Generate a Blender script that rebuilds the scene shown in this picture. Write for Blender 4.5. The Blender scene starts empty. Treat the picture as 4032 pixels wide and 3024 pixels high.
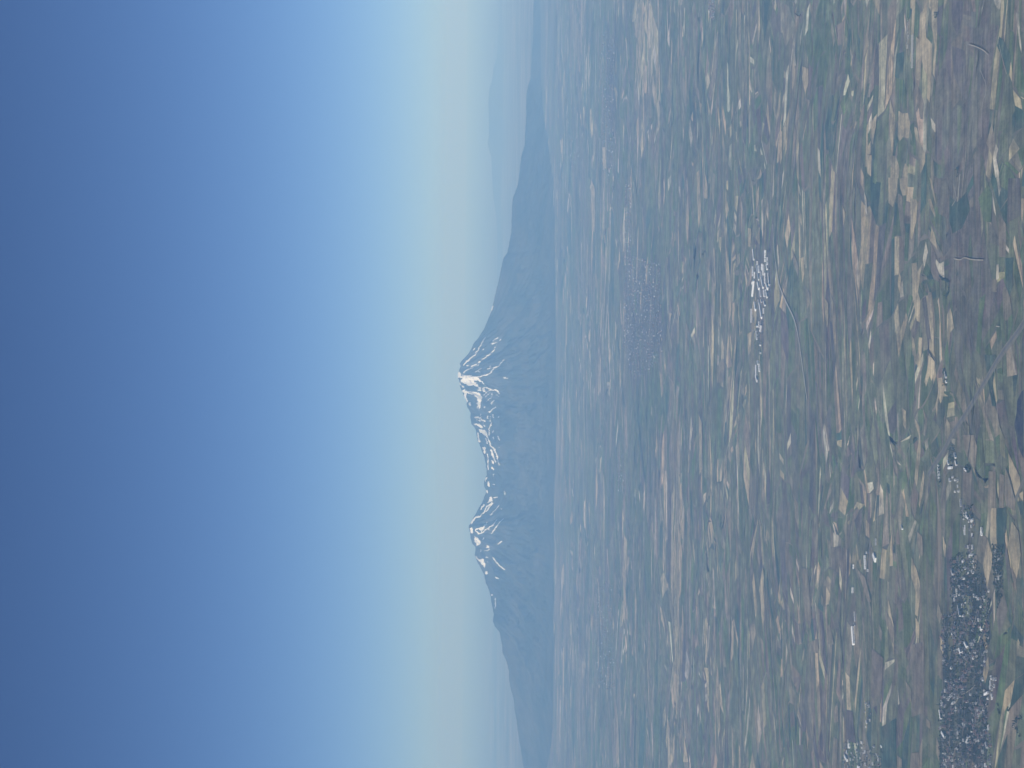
import bpy, bmesh, math, random
import numpy as np
from mathutils import Vector, Matrix, noise as mnoise

# ------------------------------------------------------------------ camera, sky, sun
# An aeroplane-window photograph lying on its side: world "up" points to the left edge of the frame.
SC = bpy.context.scene
FX, CX, CY, ALT = 9090.0, 2016.0, 1512.0, 2500.0
PITCH, ROLL = math.radians(1.625), math.radians(0.42)
Fw = Vector((0, math.cos(PITCH), -math.sin(PITCH)))
D0 = Vector((0, -math.sin(PITCH), -math.cos(PITCH)))
E0 = Vector((1, 0, 0))
Dn = (D0 * math.cos(ROLL) + E0 * math.sin(ROLL)).normalized()      # image right
Ea = (E0 * math.cos(ROLL) - D0 * math.sin(ROLL)).normalized()      # image up
cam_d = bpy.data.cameras.new('camera'); cam = bpy.data.objects.new('camera', cam_d)
SC.collection.objects.link(cam); SC.camera = cam
cam_d.sensor_width = 36; cam_d.lens = 36 * FX / 4032; cam_d.clip_start = 1; cam_d.clip_end = 1e6
M = Matrix((Dn, Ea, -Fw)).transposed().to_4x4(); M.translation = (0, 0, ALT); cam.matrix_world = M

SUN_EL, SUN_AZ = math.radians(38), math.radians(235)
W = bpy.data.worlds.new('World'); SC.world = W; W.use_nodes = True
sk = W.node_tree.nodes.new('ShaderNodeTexSky'); sk.sky_type = 'NISHITA'; sk.sun_disc = False
sk.sun_elevation = SUN_EL; sk.sun_rotation = SUN_AZ; sk.altitude = 2500
sk.air_density = 0.6; sk.dust_density = 1; sk.ozone_density = 4
bg = W.node_tree.nodes['Background']; bg.inputs[1].default_value = 0.058
gm = W.node_tree.nodes.new('ShaderNodeGamma'); gm.inputs[1].default_value = 1.2     # added contrast in the sky colour between high sky and horizon
W.node_tree.links.new(sk.outputs[0], gm.inputs[0]); W.node_tree.links.new(gm.outputs[0], bg.inputs[0])
sl = bpy.data.lights.new('sun', 'SUN'); sl.energy = 4.45; sl.angle = math.radians(0.53); sl.color = (1, 0.975, 0.945)
so = bpy.data.objects.new('sun', sl); SC.collection.objects.link(so)
sdir = Vector((math.sin(SUN_AZ) * math.cos(SUN_EL), math.cos(SUN_AZ) * math.cos(SUN_EL), math.sin(SUN_EL)))
so.rotation_euler = sdir.to_track_quat('Z', 'Y').to_euler(); so.location = (0, 0, 8000)
SC.view_settings.view_transform = 'Standard'; SC.view_settings.look = 'None'
SC.view_settings.exposure = 0; SC.view_settings.gamma = 1
SC.cycles.volume_bounces = 3; SC.cycles.max_bounces = 8
SC.cycles.use_denoising = True

HAZE_DENSITY = 2.2e-5
HAZE_COLOR = (0.295, 0.57, 1.0)
HAZE_ABS = (0.67, 0.78, 0.97)
HAZE_G = -0.3

# ------------------------------------------------------------------ helpers
rnd = random.Random(7); nr = np.random.RandomState(11)
COL = SC.collection

def tag(o, label=None, cat=None, group=None, kind=None):
    if label: o['label'] = label
    if cat: o['category'] = cat
    if group: o['group'] = group
    if kind: o['kind'] = kind
    return o

def ray(px, py):
    dx = (px - CX) / FX; dy = (CY - py) / FX
    return Fw + Dn * dx + Ea * dy

def gnd(px, py):
    d = ray(px, py); t = -ALT / d.z
    return d.x * t, d.y * t

def proj(x, y, z):
    """numpy: world -> source pixel"""
    z = z - ALT
    f = x * Fw.x + y * Fw.y + z * Fw.z
    a = x * Dn.x + y * Dn.y + z * Dn.z
    b = x * Ea.x + y * Ea.y + z * Ea.z
    return CX + FX * a / f, CY - FX * b / f

def vnoise(x, y, seed=0):
    xi = np.floor(x).astype(np.int64); yi = np.floor(y).astype(np.int64)
    xf = x - xi; yf = y - yi
    def h(a, b):
        n = (a * 374761393 + b * 668265263 + seed * 1442695041) & 0xffffffff
        n = ((n ^ (n >> 13)) * 1274126177) & 0xffffffff
        return ((n ^ (n >> 16)) & 0xffff) / 65535.0
    u = xf * xf * (3 - 2 * xf); v = yf * yf * (3 - 2 * yf)
    return (h(xi, yi) * (1 - u) + h(xi + 1, yi) * u) * (1 - v) + (h(xi, yi + 1) * (1 - u) + h(xi + 1, yi + 1) * u) * v

def fbm(x, y, o=4, seed=0, ridged=False):
    s = np.zeros_like(x); a = 1.0; t = 0
    for k in range(o):
        n = vnoise(x, y, seed + k * 17)
        if ridged: n = 1 - np.abs(2 * n - 1)
        s += a * n; t += a; a *= 0.5; x = x * 2.03 + 5.1; y = y * 2.03 + 1.7
    return s / t

def mesh_np(name, verts, quads, mats, attr=None, smooth=True):
    me = bpy.data.meshes.new(name)
    me.vertices.add(len(verts)); me.vertices.foreach_set('co', verts.astype(np.float32).ravel())
    me.loops.add(quads.size); me.loops.foreach_set('vertex_index', quads.astype(np.int32).ravel())
    me.polygons.add(len(quads))
    me.polygons.foreach_set('loop_start', np.arange(0, quads.size, 4, dtype=np.int32))
    me.polygons.foreach_set('loop_total', np.full(len(quads), 4, dtype=np.int32))
    me.polygons.foreach_set('use_smooth', np.full(len(quads), smooth))
    for m in mats: me.materials.append(m)
    if attr:
        for k, v in attr.items():
            a = me.attributes.new(k, 'FLOAT', 'POINT'); a.data.foreach_set('value', v.astype(np.float32))
    me.update(calc_edges=True); me.validate()
    o = bpy.data.objects.new(name, me); COL.objects.link(o); return o

def mat(name, color=(0.5, 0.5, 0.5), rough=0.9, var=0.0, scale=0.2):
    m = bpy.data.materials.new(name); m.use_nodes = True; nt = m.node_tree
    p = nt.nodes['Principled BSDF']; p.inputs['Roughness'].default_value = rough
    p.inputs['Specular IOR Level'].default_value = 0.25
    if var:
        tc = nt.nodes.new('ShaderNodeTexCoord'); n = nt.nodes.new('ShaderNodeTexNoise')
        n.inputs['Scale'].default_value = scale; n.inputs['Detail'].default_value = 4
        nt.links.new(tc.outputs['Object'], n.inputs['Vector'])
        r = nt.nodes.new('ShaderNodeValToRGB')
        r.color_ramp.elements[0].position = 0.3; r.color_ramp.elements[1].position = 0.7
        r.color_ramp.elements[0].color = (*[c * (1 - var) for c in color], 1)
        r.color_ramp.elements[1].color = (*[min(1, c * (1 + var)) for c in color], 1)
        nt.links.new(n.outputs['Fac'], r.inputs['Fac']); nt.links.new(r.outputs['Color'], p.inputs['Base Color'])
    else: p.inputs['Base Color'].default_value = (*color, 1)
    return m

# ------------------------------------------------------------------ ground, to the horizon
def ground_material():
    m = bpy.data.materials.new('dry_plain'); m.use_nodes = True; nt = m.node_tree; L = nt.links.new
    p = nt.nodes['Principled BSDF']; p.inputs['Roughness'].default_value = 1; p.inputs['Specular IOR Level'].default_value = 0.05
    g = nt.nodes.new('ShaderNodeNewGeometry'); mp = nt.nodes.new('ShaderNodeMapping')
    mp.inputs['Scale'].default_value = (1 / 4000, 1 / 2500, 1); L(g.outputs['Position'], mp.inputs['Vector'])
    n = nt.nodes.new('ShaderNodeTexNoise'); n.inputs['Scale'].default_value = 1; n.inputs['Detail'].default_value = 8
    n.inputs['Roughness'].default_value = 0.65; L(mp.outputs[0], n.inputs['Vector'])
    r = nt.nodes.new('ShaderNodeValToRGB'); e = r.color_ramp.elements
    e[0].position = 0.35; e[0].color = (0.07, 0.085, 0.06, 1); e[1].position = 0.62; e[1].color = (0.24, 0.2, 0.15, 1)
    x = e.new(0.48); x.color = (0.13, 0.12, 0.095, 1)
    L(n.outputs['Fac'], r.inputs['Fac']); L(r.outputs['Color'], p.inputs['Base Color'])
    return m
S = 320000.0
gx = np.array([-S, -60000, -20000, 0, 20000, 60000, S]); gy = np.array([-20000, 0, 20000, 50000, 100000, 180000, S])
V = np.array([(x, y, 0) for y in gy for x in gx]); nx = len(gx)
Q = np.array([(j * nx + i, j * nx + i + 1, (j + 1) * nx + i + 1, (j + 1) * nx + i) for j in range(len(gy) - 1) for i in range(nx - 1)])
tag(mesh_np('ground', V, Q, [ground_material()], smooth=False), kind='structure')

# ------------------------------------------------------------------ fields: a mosaic of real plots lying on the plain
def field_material():
    m = bpy.data.materials.new('field_soil_and_crop'); m.use_nodes = True; nt = m.node_tree; L = nt.links.new
    p = nt.nodes['Principled BSDF']; p.inputs['Roughness'].default_value = 1; p.inputs['Specular IOR Level'].default_value = 0.05
    a = nt.nodes.new('ShaderNodeAttribute'); a.attribute_name = 'plot_color'
    g = nt.nodes.new('ShaderNodeNewGeometry')
    def noise(sx, sy, det, rough=0.6, rot=0.0):
        mp = nt.nodes.new('ShaderNodeMapping'); mp.inputs['Scale'].default_value = (sx, sy, 1); mp.inputs['Rotation'].default_value = (0, 0, rot)
        L(g.outputs['Position'], mp.inputs['Vector'])
        n = nt.nodes.new('ShaderNodeTexNoise'); n.inputs['Scale'].default_value = 1; n.inputs['Detail'].default_value = det
        n.inputs['Roughness'].default_value = rough; L(mp.outputs[0], n.inputs['Vector']); return n.outputs['Fac']
    def mr(f, a0, a1, b0, b1):
        n = nt.nodes.new('ShaderNodeMapRange'); n.inputs[1].default_value = a0; n.inputs[2].default_value = a1
        n.inputs[3].default_value = b0; n.inputs[4].default_value = b1; L(f, n.inputs[0]); return n.outputs[0]
    def mul(x, y):
        n = nt.nodes.new('ShaderNodeMath'); n.operation = 'MULTIPLY'; L(x, n.inputs[0]); L(y, n.inputs[1]); return n.outputs[0]
    f = mul(mr(noise(1 / 90, 1 / 130, 5), 0.3, 0.7, 0.62, 1.38), mr(noise(1 / 12, 1 / 60, 3, rot=0.25), 0.3, 0.7, 0.86, 1.14))
    f = mul(f, mr(noise(1 / 420, 1 / 28, 4, 0.65, rot=0.06), 0.3, 0.7, 0.68, 1.32))
    f = mul(f, mr(noise(1 / 1400, 1 / 1800, 4), 0.35, 0.65, 0.85, 1.15))
    mx = nt.nodes.new('ShaderNodeMix'); mx.data_type = 'RGBA'; mx.blend_type = 'MIX'
    L(mr(noise(1 / 260, 1 / 420, 6, 0.7), 0.46, 0.62, 0.0, 0.7), mx.inputs[0]); L(a.outputs['Color'], mx.inputs[6])
    mx.inputs[7].default_value = (0.138, 0.136, 0.095, 1)
    vm = nt.nodes.new('ShaderNodeVectorMath'); vm.operation = 'SCALE'; L(mx.outputs[2], vm.inputs[0]); L(f, vm.inputs['Scale'])
    L(vm.outputs[0], p.inputs['Base Color'])
    return m
FIELD_MAT = field_material()
PAL = {'a': (0.122, 0.135, 0.08), 'p': (0.142, 0.12, 0.098), 'g': (0.09, 0.122, 0.055), 't': (0.37, 0.31, 0.2), 'k': (0.05, 0.082, 0.062),
       'l': (0.46, 0.42, 0.33), 'v': (0.105, 0.09, 0.088), 'b': (0.2, 0.17, 0.125), 'y': (0.24, 0.23, 0.12), 'd': (0.055, 0.062, 0.052),
       'w': (0.03, 0.03, 0.055), 'r': (0.125, 0.125, 0.125), 'h': (0.128, 0.114, 0.098)}
def n1(x, y, s=0): return 0.5 + 0.5 * mnoise.fractal(Vector((x, y, s * 3.7)), 1.0, 2.0, 3)
VIEWS = {4: (3500, 0, 2.37), 5: (3500, 700, 2.37), 6: (3500, 1400, 2.37), 3: (3500, 2000, 1.62), 8: (3100, 2000, 1.62),
         'u': (2800, 0, 1.659), 'w': (2800, 900, 2.37), 'x': (2100, 0, 1.659), 'y': (2100, 1000, 1.659), 'z': (2100, 2000, 1.659)}
PLOTS = '''
4 p 540,0 790,0 800,230 745,600 720,900 640,800 590,600 545,180
4 v 590,0 700,0 690,180 640,330 590,200
4 v 760,260 890,260 870,420 760,400
4 v 590,430 720,480 725,780 700,920 610,700
4 t 320,0 372,0 362,70 345,230 350,350 408,410 400,700 385,960 362,920 362,700 330,640 300,510 300,760 255,740 258,345 290,370 290,190 300,125 325,95
4 t 378,0 462,0 455,150 455,350 430,720 412,690 430,420 405,240 400,110 378,60
4 t 205,0 238,0 232,85 205,75
4 b 230,640 215,690 240,800 265,770 300,850 330,960 320,1110 300,1110 265,920 240,800
4 t 95,1035 130,1060 180,1050 205,1150 190,1290 135,1280 105,1320 85,1270
4 t 20,1030 45,1040 65,1080 60,1200 45,1430 25,1430
4 t 240,1180 265,1190 290,1330 345,1430 345,1510 300,1620 280,1500 270,1390 250,1270
4 t 20,1450 70,1450 105,1580 95,1659 20,1659
4 t 155,1520 185,1560 180,1659 130,1659 135,1590
4 l 395,1100 440,1160 440,1240 405,1190
4 l 1000,1330 1025,1390 1005,1470 1030,1600 1033,1659 1000,1659 975,1480 990,1390
4 l 985,0 1052,0 1045,75 1030,90 995,45
4 b 965,1150 1005,1330 975,1470 915,1330
4 k 1035,340 1080,380 1140,520 1135,620 1115,700 1075,560 1012,430
4 k 1105,800 1160,820 1200,1000 1260,700 1261,1250 1200,1280 1150,1130 1100,1050
4 k 75,500 150,480 130,740 60,720
4 l 1190,110 1215,130 1245,500 1225,420
5 p 620,780 900,770 1000,930 900,1100 700,1120 600,900
5 p 430,0 540,0 600,260 590,400 470,330
5 t 0,0 88,0 80,130 45,275 0,230
5 t 108,0 180,0 178,165 135,165 110,100
5 b 92,150 125,170 158,500 152,640 125,560 90,260
5 t 205,192 262,205 272,240 262,400 220,580 208,560
5 t 385,0 405,20 440,190 445,260 415,160
5 t 370,200 395,190 440,340 438,380 400,300
5 t 405,450 440,560 460,690 430,630 390,590
5 l 350,590 370,690 335,840 322,760
5 t 215,800 265,790 275,870 325,790 300,890 275,1070 300,1150 295,1350 265,1330 225,1100 225,950
5 t 100,880 120,930 105,1075 88,990
5 l 445,760 480,800 518,785 522,945 490,925 465,860 440,790
5 b 370,1070 402,1070 408,1245 370,1240
5 t 580,1215 600,1300 612,1400 580,1440 565,1600 548,1470 548,1280
5 t 385,1500 420,1510 432,1659 380,1659
5 t 285,1490 315,1490 310,1659 270,1659
5 t 215,1470 240,1500 260,1659 225,1659
5 l 965,90 1000,300 1005,360 985,310
5 l 1010,0 1035,0 1050,110 1035,185
5 y 1035,880 1090,880 1090,925 1010,980
5 l 1010,810 1030,805 1030,940 1005,960
5 b 1090,995 1130,1100 1160,1270 1100,1335 1075,1300 1065,1060
5 b 965,950 1010,940 1010,1065 965,1060
5 k 570,170 640,230 730,130 760,300 690,470 600,520 570,400
5 k 1095,750 1170,740 1160,900 1170,1000 1130,1100 1095,990
5 g 850,1130 910,1080 880,1300 860,1659 820,1600
5 g 840,190 930,60 970,150 960,420 890,400
5 b 1030,330 1100,440 1095,740 1035,740
5 v 1120,0 1230,0 1240,350 1110,420
6 a 1080,0 1261,0 1261,900 1180,700 1100,600 1050,300
6 t 240,0 305,0 300,135 270,90 245,60
6 t 372,0 400,10 435,60 430,160 405,240 385,190 355,290 340,240 365,130 372,60
6 t 470,210 500,200 530,290 510,400 490,450 470,390 455,580 440,460 465,350
6 t 545,590 575,640 585,740 565,800 530,740 525,690
6 b 630,90 650,160 648,270 615,170
6 t 125,490 165,520 165,690 140,650
6 b 100,680 118,760 115,920 85,910
6 t 250,590 290,660 295,740 310,880 265,1220 245,1150 265,930 290,760 260,660
6 t 330,1070 340,1120 320,1300 292,1420 285,1380 305,1200
6 b 315,470 365,600 345,760 325,740 345,610
6 b 375,1015 400,1120 415,1280 395,1130
6 y 1035,650 1090,780 1090,960 1050,920
6 t 1120,900 1230,1130 1235,1200 1190,1320 1130,1090
6 b 1090,1050 1130,1110 1190,1350 1180,1450 1100,1400 1085,1300
6 t 1225,1290 1261,1260 1261,1370 1230,1320
6 b 1040,1100 1085,1120 1075,1450 1050,1510 1035,1400
6 b 940,1080 1005,1080 1000,1659 950,1659 930,1400
6 b 695,740 800,740 830,850 810,1070 745,980 720,900
6 k 1000,1500 1040,1480 1110,1470 1095,1659 1000,1659
6 k 1210,1370 1261,1360 1261,1530 1230,1480
6 k 900,0 1000,0 1000,140 960,330 1010,480 970,470 930,230
6 w 1245,330 1261,320 1261,960 1215,850 1195,720 1175,650 1200,540 1205,420
6 d 590,820 620,900 630,960 600,1000 560,960 565,880
6 d 740,1020 770,1015 775,1080 750,1100 735,1060
6 b 840,0 880,0 970,400 1000,560 940,800 900,640
3 b 700,1330 800,1240 862,1300 862,1659 740,1600 690,1450
3 p 50,400 160,450 170,700 150,1000 130,1180 60,1100 40,700
3 p 150,870 230,850 230,1300 150,1330
3 t 150,315 185,400 205,480 200,600 190,690 172,680 175,540 145,430
3 t 175,700 200,740 198,830 178,820
3 b 185,150 215,180 225,300 205,310 185,230
3 t 0,575 15,640 35,760 40,960 20,830 0,700
3 b 108,1100 145,1150 150,1250 130,1210
3 b 310,1460 330,1530 325,1620 305,1560
3 b 150,1570 200,1600 200,1659 140,1659
3 t 335,820 360,860 350,930 335,900
3 t 350,180 370,240 365,320 352,260
3 t 640,950 645,1020 620,1120 605,1060 620,980
3 t 790,90 830,150 848,300 820,450 795,380 765,250
3 t 660,0 690,0 690,160 695,260 660,250 650,180
3 t 830,830 840,860 830,900 822,870
3 b 320,600 342,680 330,740 310,690
3 b 240,1340 270,1360 270,1410 245,1390
3 k 695,0 755,0 745,150 745,290 715,310 690,200
3 k 770,500 850,430 862,900 862,1120 830,1080 800,850 770,700
3 d 410,330 470,300 560,320 640,520 655,700 640,960 600,1120 650,1200 650,1300 665,1659 335,1659 325,1250 380,1100 350,900 350,700 400,640
3 d 670,240 735,240 735,560 690,640 670,400
3 a 480,560 530,560 520,690 480,690
3 b 540,300 570,300 560,400 545,390
8 b 632,650 665,700 685,760 680,880 655,790 630,710
8 b 590,740 610,790 605,860 588,800
8 b 450,390 500,440 540,600 520,600 480,480
8 b 220,550 235,580 230,630 222,610
8 b 258,760 275,740 300,870 265,870
8 b 95,380 135,390 160,700 150,780 120,700 100,500
8 b 135,870 200,830 205,930 140,910
8 b 300,1460 325,1480 325,1659 290,1659
8 b 300,1290 325,1250 330,1360 305,1370
8 p 545,900 620,960 600,1250 540,1280
8 k 600,1400 700,1340 700,1659 600,1659
8 l 710,1150 722,1250 712,1260
8 b 708,1300 722,1500 715,1520
8 b 705,1580 735,1600 735,1659 705,1659
8 b 800,1560 845,1560 850,1659 790,1659
8 v 380,1290 420,1300 440,1500 380,1480
u b 460,50 550,30 580,200 560,330 480,330
u b 760,60 860,60 870,250 820,290 790,200
u p 790,380 900,380 900,600 800,620
u p 850,720 930,720 930,1000 870,1200 760,1200 820,1000
u p 780,1230 880,1200 840,1330
u g 580,180 780,100 800,300 770,520 600,520
u k 760,700 840,660 820,900 740,1150 720,1000
u k 1030,1240 1080,1300 1120,1550 1020,1500
u t 430,880 445,870 460,980 470,940 485,800 480,700 500,720 500,1000 475,1040 465,1200 440,1210 432,1050
u t 600,430 640,450 640,540 620,620 600,520
u b 620,640 650,660 635,720
u l 550,280 560,430 545,420 540,330
u t 1050,800 1090,740 1080,830 1060,950 1045,900
u t 1025,1010 1055,1010 1050,1150 1025,1130
u t 890,1030 915,1100 945,1120 940,1200 920,1250 905,1120 885,1080
u t 1165,500 1200,300 1215,320 1200,560 1180,620
u t 1175,640 1190,700 1200,820 1190,1000 1175,900
u b 1010,330 1100,420 1090,470 1050,560 1040,690 1015,450
u t 1100,430 1130,430 1160,280 1130,560 1115,540
u t 1060,0 1110,0 1105,100
u t 865,1340 885,1400 870,1480
u l 1005,1250 1020,1300 1025,1400 1010,1380
w t 120,130 150,130 205,340 210,500 165,750 135,700 125,400
w t 350,0 380,0 375,170 352,170
w b 0,650 80,650 100,900 90,1020 30,1020 0,900
w t 345,980 385,960 380,1150 355,1180
w b 1030,280 1048,320 1040,430 1050,700 1045,980 1005,1230 1020,950 1025,640 1022,400
w t 1070,640 1100,700 1100,870 1090,920 1065,720
w b 1125,620 1150,700 1145,880 1120,860
w b 895,560 930,600 930,700 900,760
w b 765,190 825,360 820,450 775,330
w b 840,960 880,1080 915,1250 895,1500 860,1250
w t 770,1130 800,1230 770,1290 705,1470 725,1330 755,1230
w b 100,1220 130,1220 130,1430 60,1440 60,1300
w k 700,300 770,330 775,640 720,650 690,450
w v 400,130 560,60 600,700 520,800 480,1000 400,900 380,300
x t 655,0 830,0 830,650 820,800 790,700 760,600 700,600 680,540 665,300
x b 240,0 345,0 350,350 350,450 300,430 240,350
x t 845,1180 890,1240 885,1330 860,1440 850,1300
x l 1030,780 1045,900 1035,970 1020,860
x t 1090,660 1105,680 1100,750
x t 1070,1130 1090,1110 1100,1400 1085,1480 1075,1300
x t 1125,1120 1140,1200 1145,1300 1120,1300
x t 380,1170 405,1230 405,1520 385,1500
x t 455,960 475,960 480,1100 460,1100
x b 750,850 800,880 820,1000 800,1250 780,1150 755,1000
x v 480,200 540,200 540,1100 480,1100
y v 600,0 840,60 850,700 760,800 640,840 590,600
y g 770,780 880,800 900,950 880,1150 700,1200 700,900
y t 1160,240 1210,260 1240,450 1210,600 1170,560 1165,400
y t 1250,20 1300,20 1300,340 1265,340
y b 890,850 940,870 960,1120 980,1380 930,1390 890,1200 875,1100
y b 1000,450 1015,470 1010,600 1000,590
y l 1035,1050 1045,1150 1030,1290 1022,1270
y t 890,380 910,390 895,450
y b 150,1200 210,1200 220,1659 150,1659
y t 1085,1050 1105,1100 1110,1400 1090,1440
y t 895,1500 980,1500 985,1659 900,1659
y b 1200,600 1250,800 1240,900 1200,800
z t 890,0 990,0 990,300 950,500 960,780 980,900 970,1130 940,1040 920,820 900,600 915,350
z b 130,350 230,350 240,950 180,980 130,880
z t 910,1000 950,1050 950,1300 920,1380 900,1250
z t 560,240 615,200 620,400 620,780 590,740 580,450
z b 290,200 340,250 330,700 295,700
z b 275,850 330,850 345,1300 280,1400
z t 870,1330 900,1450 930,1659 880,1659
z t 990,1480 1015,1659 985,1659
z t 1110,620 1140,800 1150,940 1130,900
z t 1145,70 1175,180 1200,340 1150,300
z b 380,500 425,520 420,850 390,650
4 h 560,0 960,0 960,330 1030,640 1000,1000 900,1200 880,1659 480,1659 430,1000 440,730 480,500 545,300
5 h 430,0 800,0 860,300 900,700 1000,1000 1000,1400 760,1659 600,1659 590,900 540,700 480,400
'''

def inpoly(px, py, P):
    r = False
    for i in range(len(P)):
        (ax, ay), (bx_, by_) = P[i], P[(i + 1) % len(P)]
        if (ay > py) != (by_ > py) and px < (bx_ - ax) * (py - ay) / (by_ - ay) + ax: r = not r
    return r
TINT = []; PLACED = []
for ln in PLOTS.strip().splitlines():
    f = ln.split(); key = f[0] if f[0] in VIEWS else int(f[0]); bx0, by0, sc_ = VIEWS[key]
    pts = [tuple(map(float, q.split(','))) for q in f[2:]]
    wx_ = (max(p[0] for p in pts) - min(p[0] for p in pts)) / sc_; wy_ = (max(p[1] for p in pts) - min(p[1] for p in pts)) / sc_
    far = bx0 < 2900
    if (far and wx_ * wy_ > 4200) or (f[1] == 'd' and wx_ * wy_ > 3000) or (not far and wx_ * wy_ > 16000 and f[1] in 'pgavbkh'):
        P = [gnd(bx0 + x / sc_, by0 + y / sc_) for x, y in pts]; TINT.append((min(p[0] for p in P), max(p[0] for p in P), min(p[1] for p in P), max(p[1] for p in P), P, f[1]))
    else: PLACED.append(ln)
FV, FF, FC = [], [], []
def add_face(pts, z, c):
    b = len(FV); FV.extend((x, y, z) for x, y in pts); FF.append(tuple(range(b, b + len(pts)))); FC.append((*c, 1.0))
TH = math.radians(9); CT, ST = math.cos(TH), math.sin(TH)
def warp(u, v):
    x = u * CT - v * ST; y = u * ST + v * CT
    k = 1 + max(0, y - 20000) / 30000
    wx = (n1(x / 2600, y / 2000, 3) - .5) * 2900 * k; wy = (n1(x / 2300, y / 2600, 9) - .5) * 1900 * k
    wx += (n1(x / 420, y / 420, 33) - .5) * 240; wy += (n1(x / 420, y / 420, 39) - .5) * 330 * k
    return x + wx, y + wy
def qarea(q):
    s = 0
    for i in range(4): s += q[i][0] * q[(i + 1) % 4][1] - q[(i + 1) % 4][0] * q[i][1]
    return abs(s) / 2
def lerp(a, b, t): return (a[0] + (b[0] - a[0]) * t, a[1] + (b[1] - a[1]) * t)
def dist(a, b): return math.hypot(a[0] - b[0], STR * (a[1] - b[1]))
def zf(y): return 1.0 + 6e-5 * y
def pick(x, y):
    for x0, x1, y0, y1, P, k in TINT:
        if x0 < x < x1 and y0 < y < y1 and rnd.random() < {'d': .82, 'h': .86}.get(k, .8) and inpoly(x + rnd.gauss(0, 25), y + rnd.gauss(0, 60), P): return k
    tn = n1(x / 2600, y / 3600, 51); pn = n1(x / 3200, y / 4200, 61); gn = n1(x / 2500, y / 3000, 71)
    wts = {'a': 0.42, 'p': 0.04 + 0.5 * max(0, pn - .42), 'g': 0.08 + .7 * max(0, gn - .4), 't': 0.04 + 0.6 * max(0, tn - .47),
           'k': 0.03 + 0.3 * max(0, gn - .5), 'l': 0.008, 'v': 0.03 + .4 * max(0, pn - .5), 'b': 0.13 + .3 * max(0, tn - .4)}
    r = rnd.random() * sum(wts.values())
    for k, w in wts.items():
        r -= w
        if r < 0: return k
    return 'a'
def emit(q, x, y, strip=False):
    wq = [warp(*p) for p in q]
    if qarea(q) > 30000:      # follow the warp along long sides
        wq = []
        for i in range(4):
            a, b = q[i], q[(i + 1) % 4]
            wq.append(warp(*a)); wq.append(warp(*lerp(a, b, .33))); wq.append(warp(*lerp(a, b, .67)))
    mx_, my_ = sum(p[0] for p in wq) / len(wq), sum(p[1] for p in wq) / len(wq)
    k = pick(mx_, my_); j = rnd.uniform(.92, 1.08) if k == 'h' else rnd.uniform(.78, 1.22)
    if (strip and k in 'abt' and rnd.random() < .10) or (k in 'abgp' and my_ > 13000 and rnd.random() < .012): k = 'l'
    c = tuple(v * j * rnd.uniform(.93, 1.07) for v in PAL[k])
    add_face(wq, zf(y), c)
STR = 2.0
def split(q, parent_gap=0):
    global STR
    cu = sum(p[0] for p in q) / 4; cv = sum(p[1] for p in q) / 4
    x = cu * CT - cv * ST; y = cu * ST + cv * CT
    STR = 1.7 + 0.7 * min(1, max(0, (y - 14000) / 16000))
    A = qarea(q); R = math.sqrt(A) + 1500
    if y < 8200 - R or y > 62000 + R or abs(x) > .205 * y + 500 + R: return
    target = 13500 * (max(y, 9000) / 10000) ** 1.25
    if A < target * q_rand():
        if y < 8300 or y > 51000 + 12000 * rnd.random() ** 2 or abs(x) > .205 * y + 900: return
        if rnd.random() < .34 and A > target * .5:
            n = rnd.randint(2, 6); a, b, c, d = q
            if dist(a, b) < dist(b, c): a, b, c, d = b, c, d, a
            if rnd.random() < .75: a, b, c, d = b, c, d, a
            ts = [0] + sorted(min(.97, max(.03, (i + rnd.uniform(-.25, .25)) / n)) for i in range(1, n)) + [1]
            for i in range(n):
                emit([lerp(a, b, ts[i]), lerp(a, b, ts[i + 1]), lerp(d, c, ts[i + 1]), lerp(d, c, ts[i])], x, y, n > 3)
        else: emit(q, x, y)
        return
    a, b, c, d = q
    if dist(a, b) + dist(c, d) < (dist(b, c) + dist(d, a)) * rnd.uniform(.7, 1.2): a, b, c, d = b, c, d, a
    t = rnd.uniform(.33, .67); t1 = t + rnd.uniform(-.15, .15); t2 = t + rnd.uniform(-.15, .15)
    L = (dist(a, b) + dist(c, d)) / 2
    gap = (7 + y / 4000) / L if A > 2.2e5 else (2.5 / L if rnd.random() < .3 else 0)
    split([a, lerp(a, b, t1 - gap / 2), lerp(d, c, t2 - gap / 2), d]); split([lerp(a, b, t1 + gap / 2), b, c, lerp(d, c, t2 + gap / 2)])
def q_rand(): return math.exp(rnd.uniform(-.75, .85))
for iu in range(-8, 16):
    for iv in range(-8, 16):
        U, Vv = iu * 4000, iv * 4000
        split([(U, Vv), (U + 4000, Vv), (U + 4000, Vv + 4000), (U, Vv + 4000)])
import time as _t; _T0=_t.time(); print("plots", len(FF))

# the plots one can recognise: outlines (x, y in source-pixel blocks) laid down on the plain
for i, ln in enumerate(PLACED):
    f = ln.split(); key = f[0] if f[0] in VIEWS else int(f[0]); bx0, by0, sc_ = VIEWS[key]
    pts = [tuple(map(float, q.split(','))) for q in f[2:]]
    out = []
    for k in range(len(pts)):
        a, b = pts[k], pts[(k + 1) % len(pts)]
        n = max(1, int(math.hypot(b[0] - a[0], b[1] - a[1]) / 60))
        for s_ in range(n):
            p = lerp(a, b, s_ / n); out.append((p[0] + rnd.gauss(0, .8), p[1] + rnd.gauss(0, 2.5)))
    g_ = [gnd(bx0 + x / sc_, by0 + y / sc_) for x, y in out]
    yy = sum(q[1] for q in g_) / len(g_); j = rnd.uniform(.88, 1.1)
    add_face(g_, zf(yy) + (0.4 + i * .012) * (1 + yy / 15000), tuple(v * j for v in PAL[f[1]]))
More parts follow.
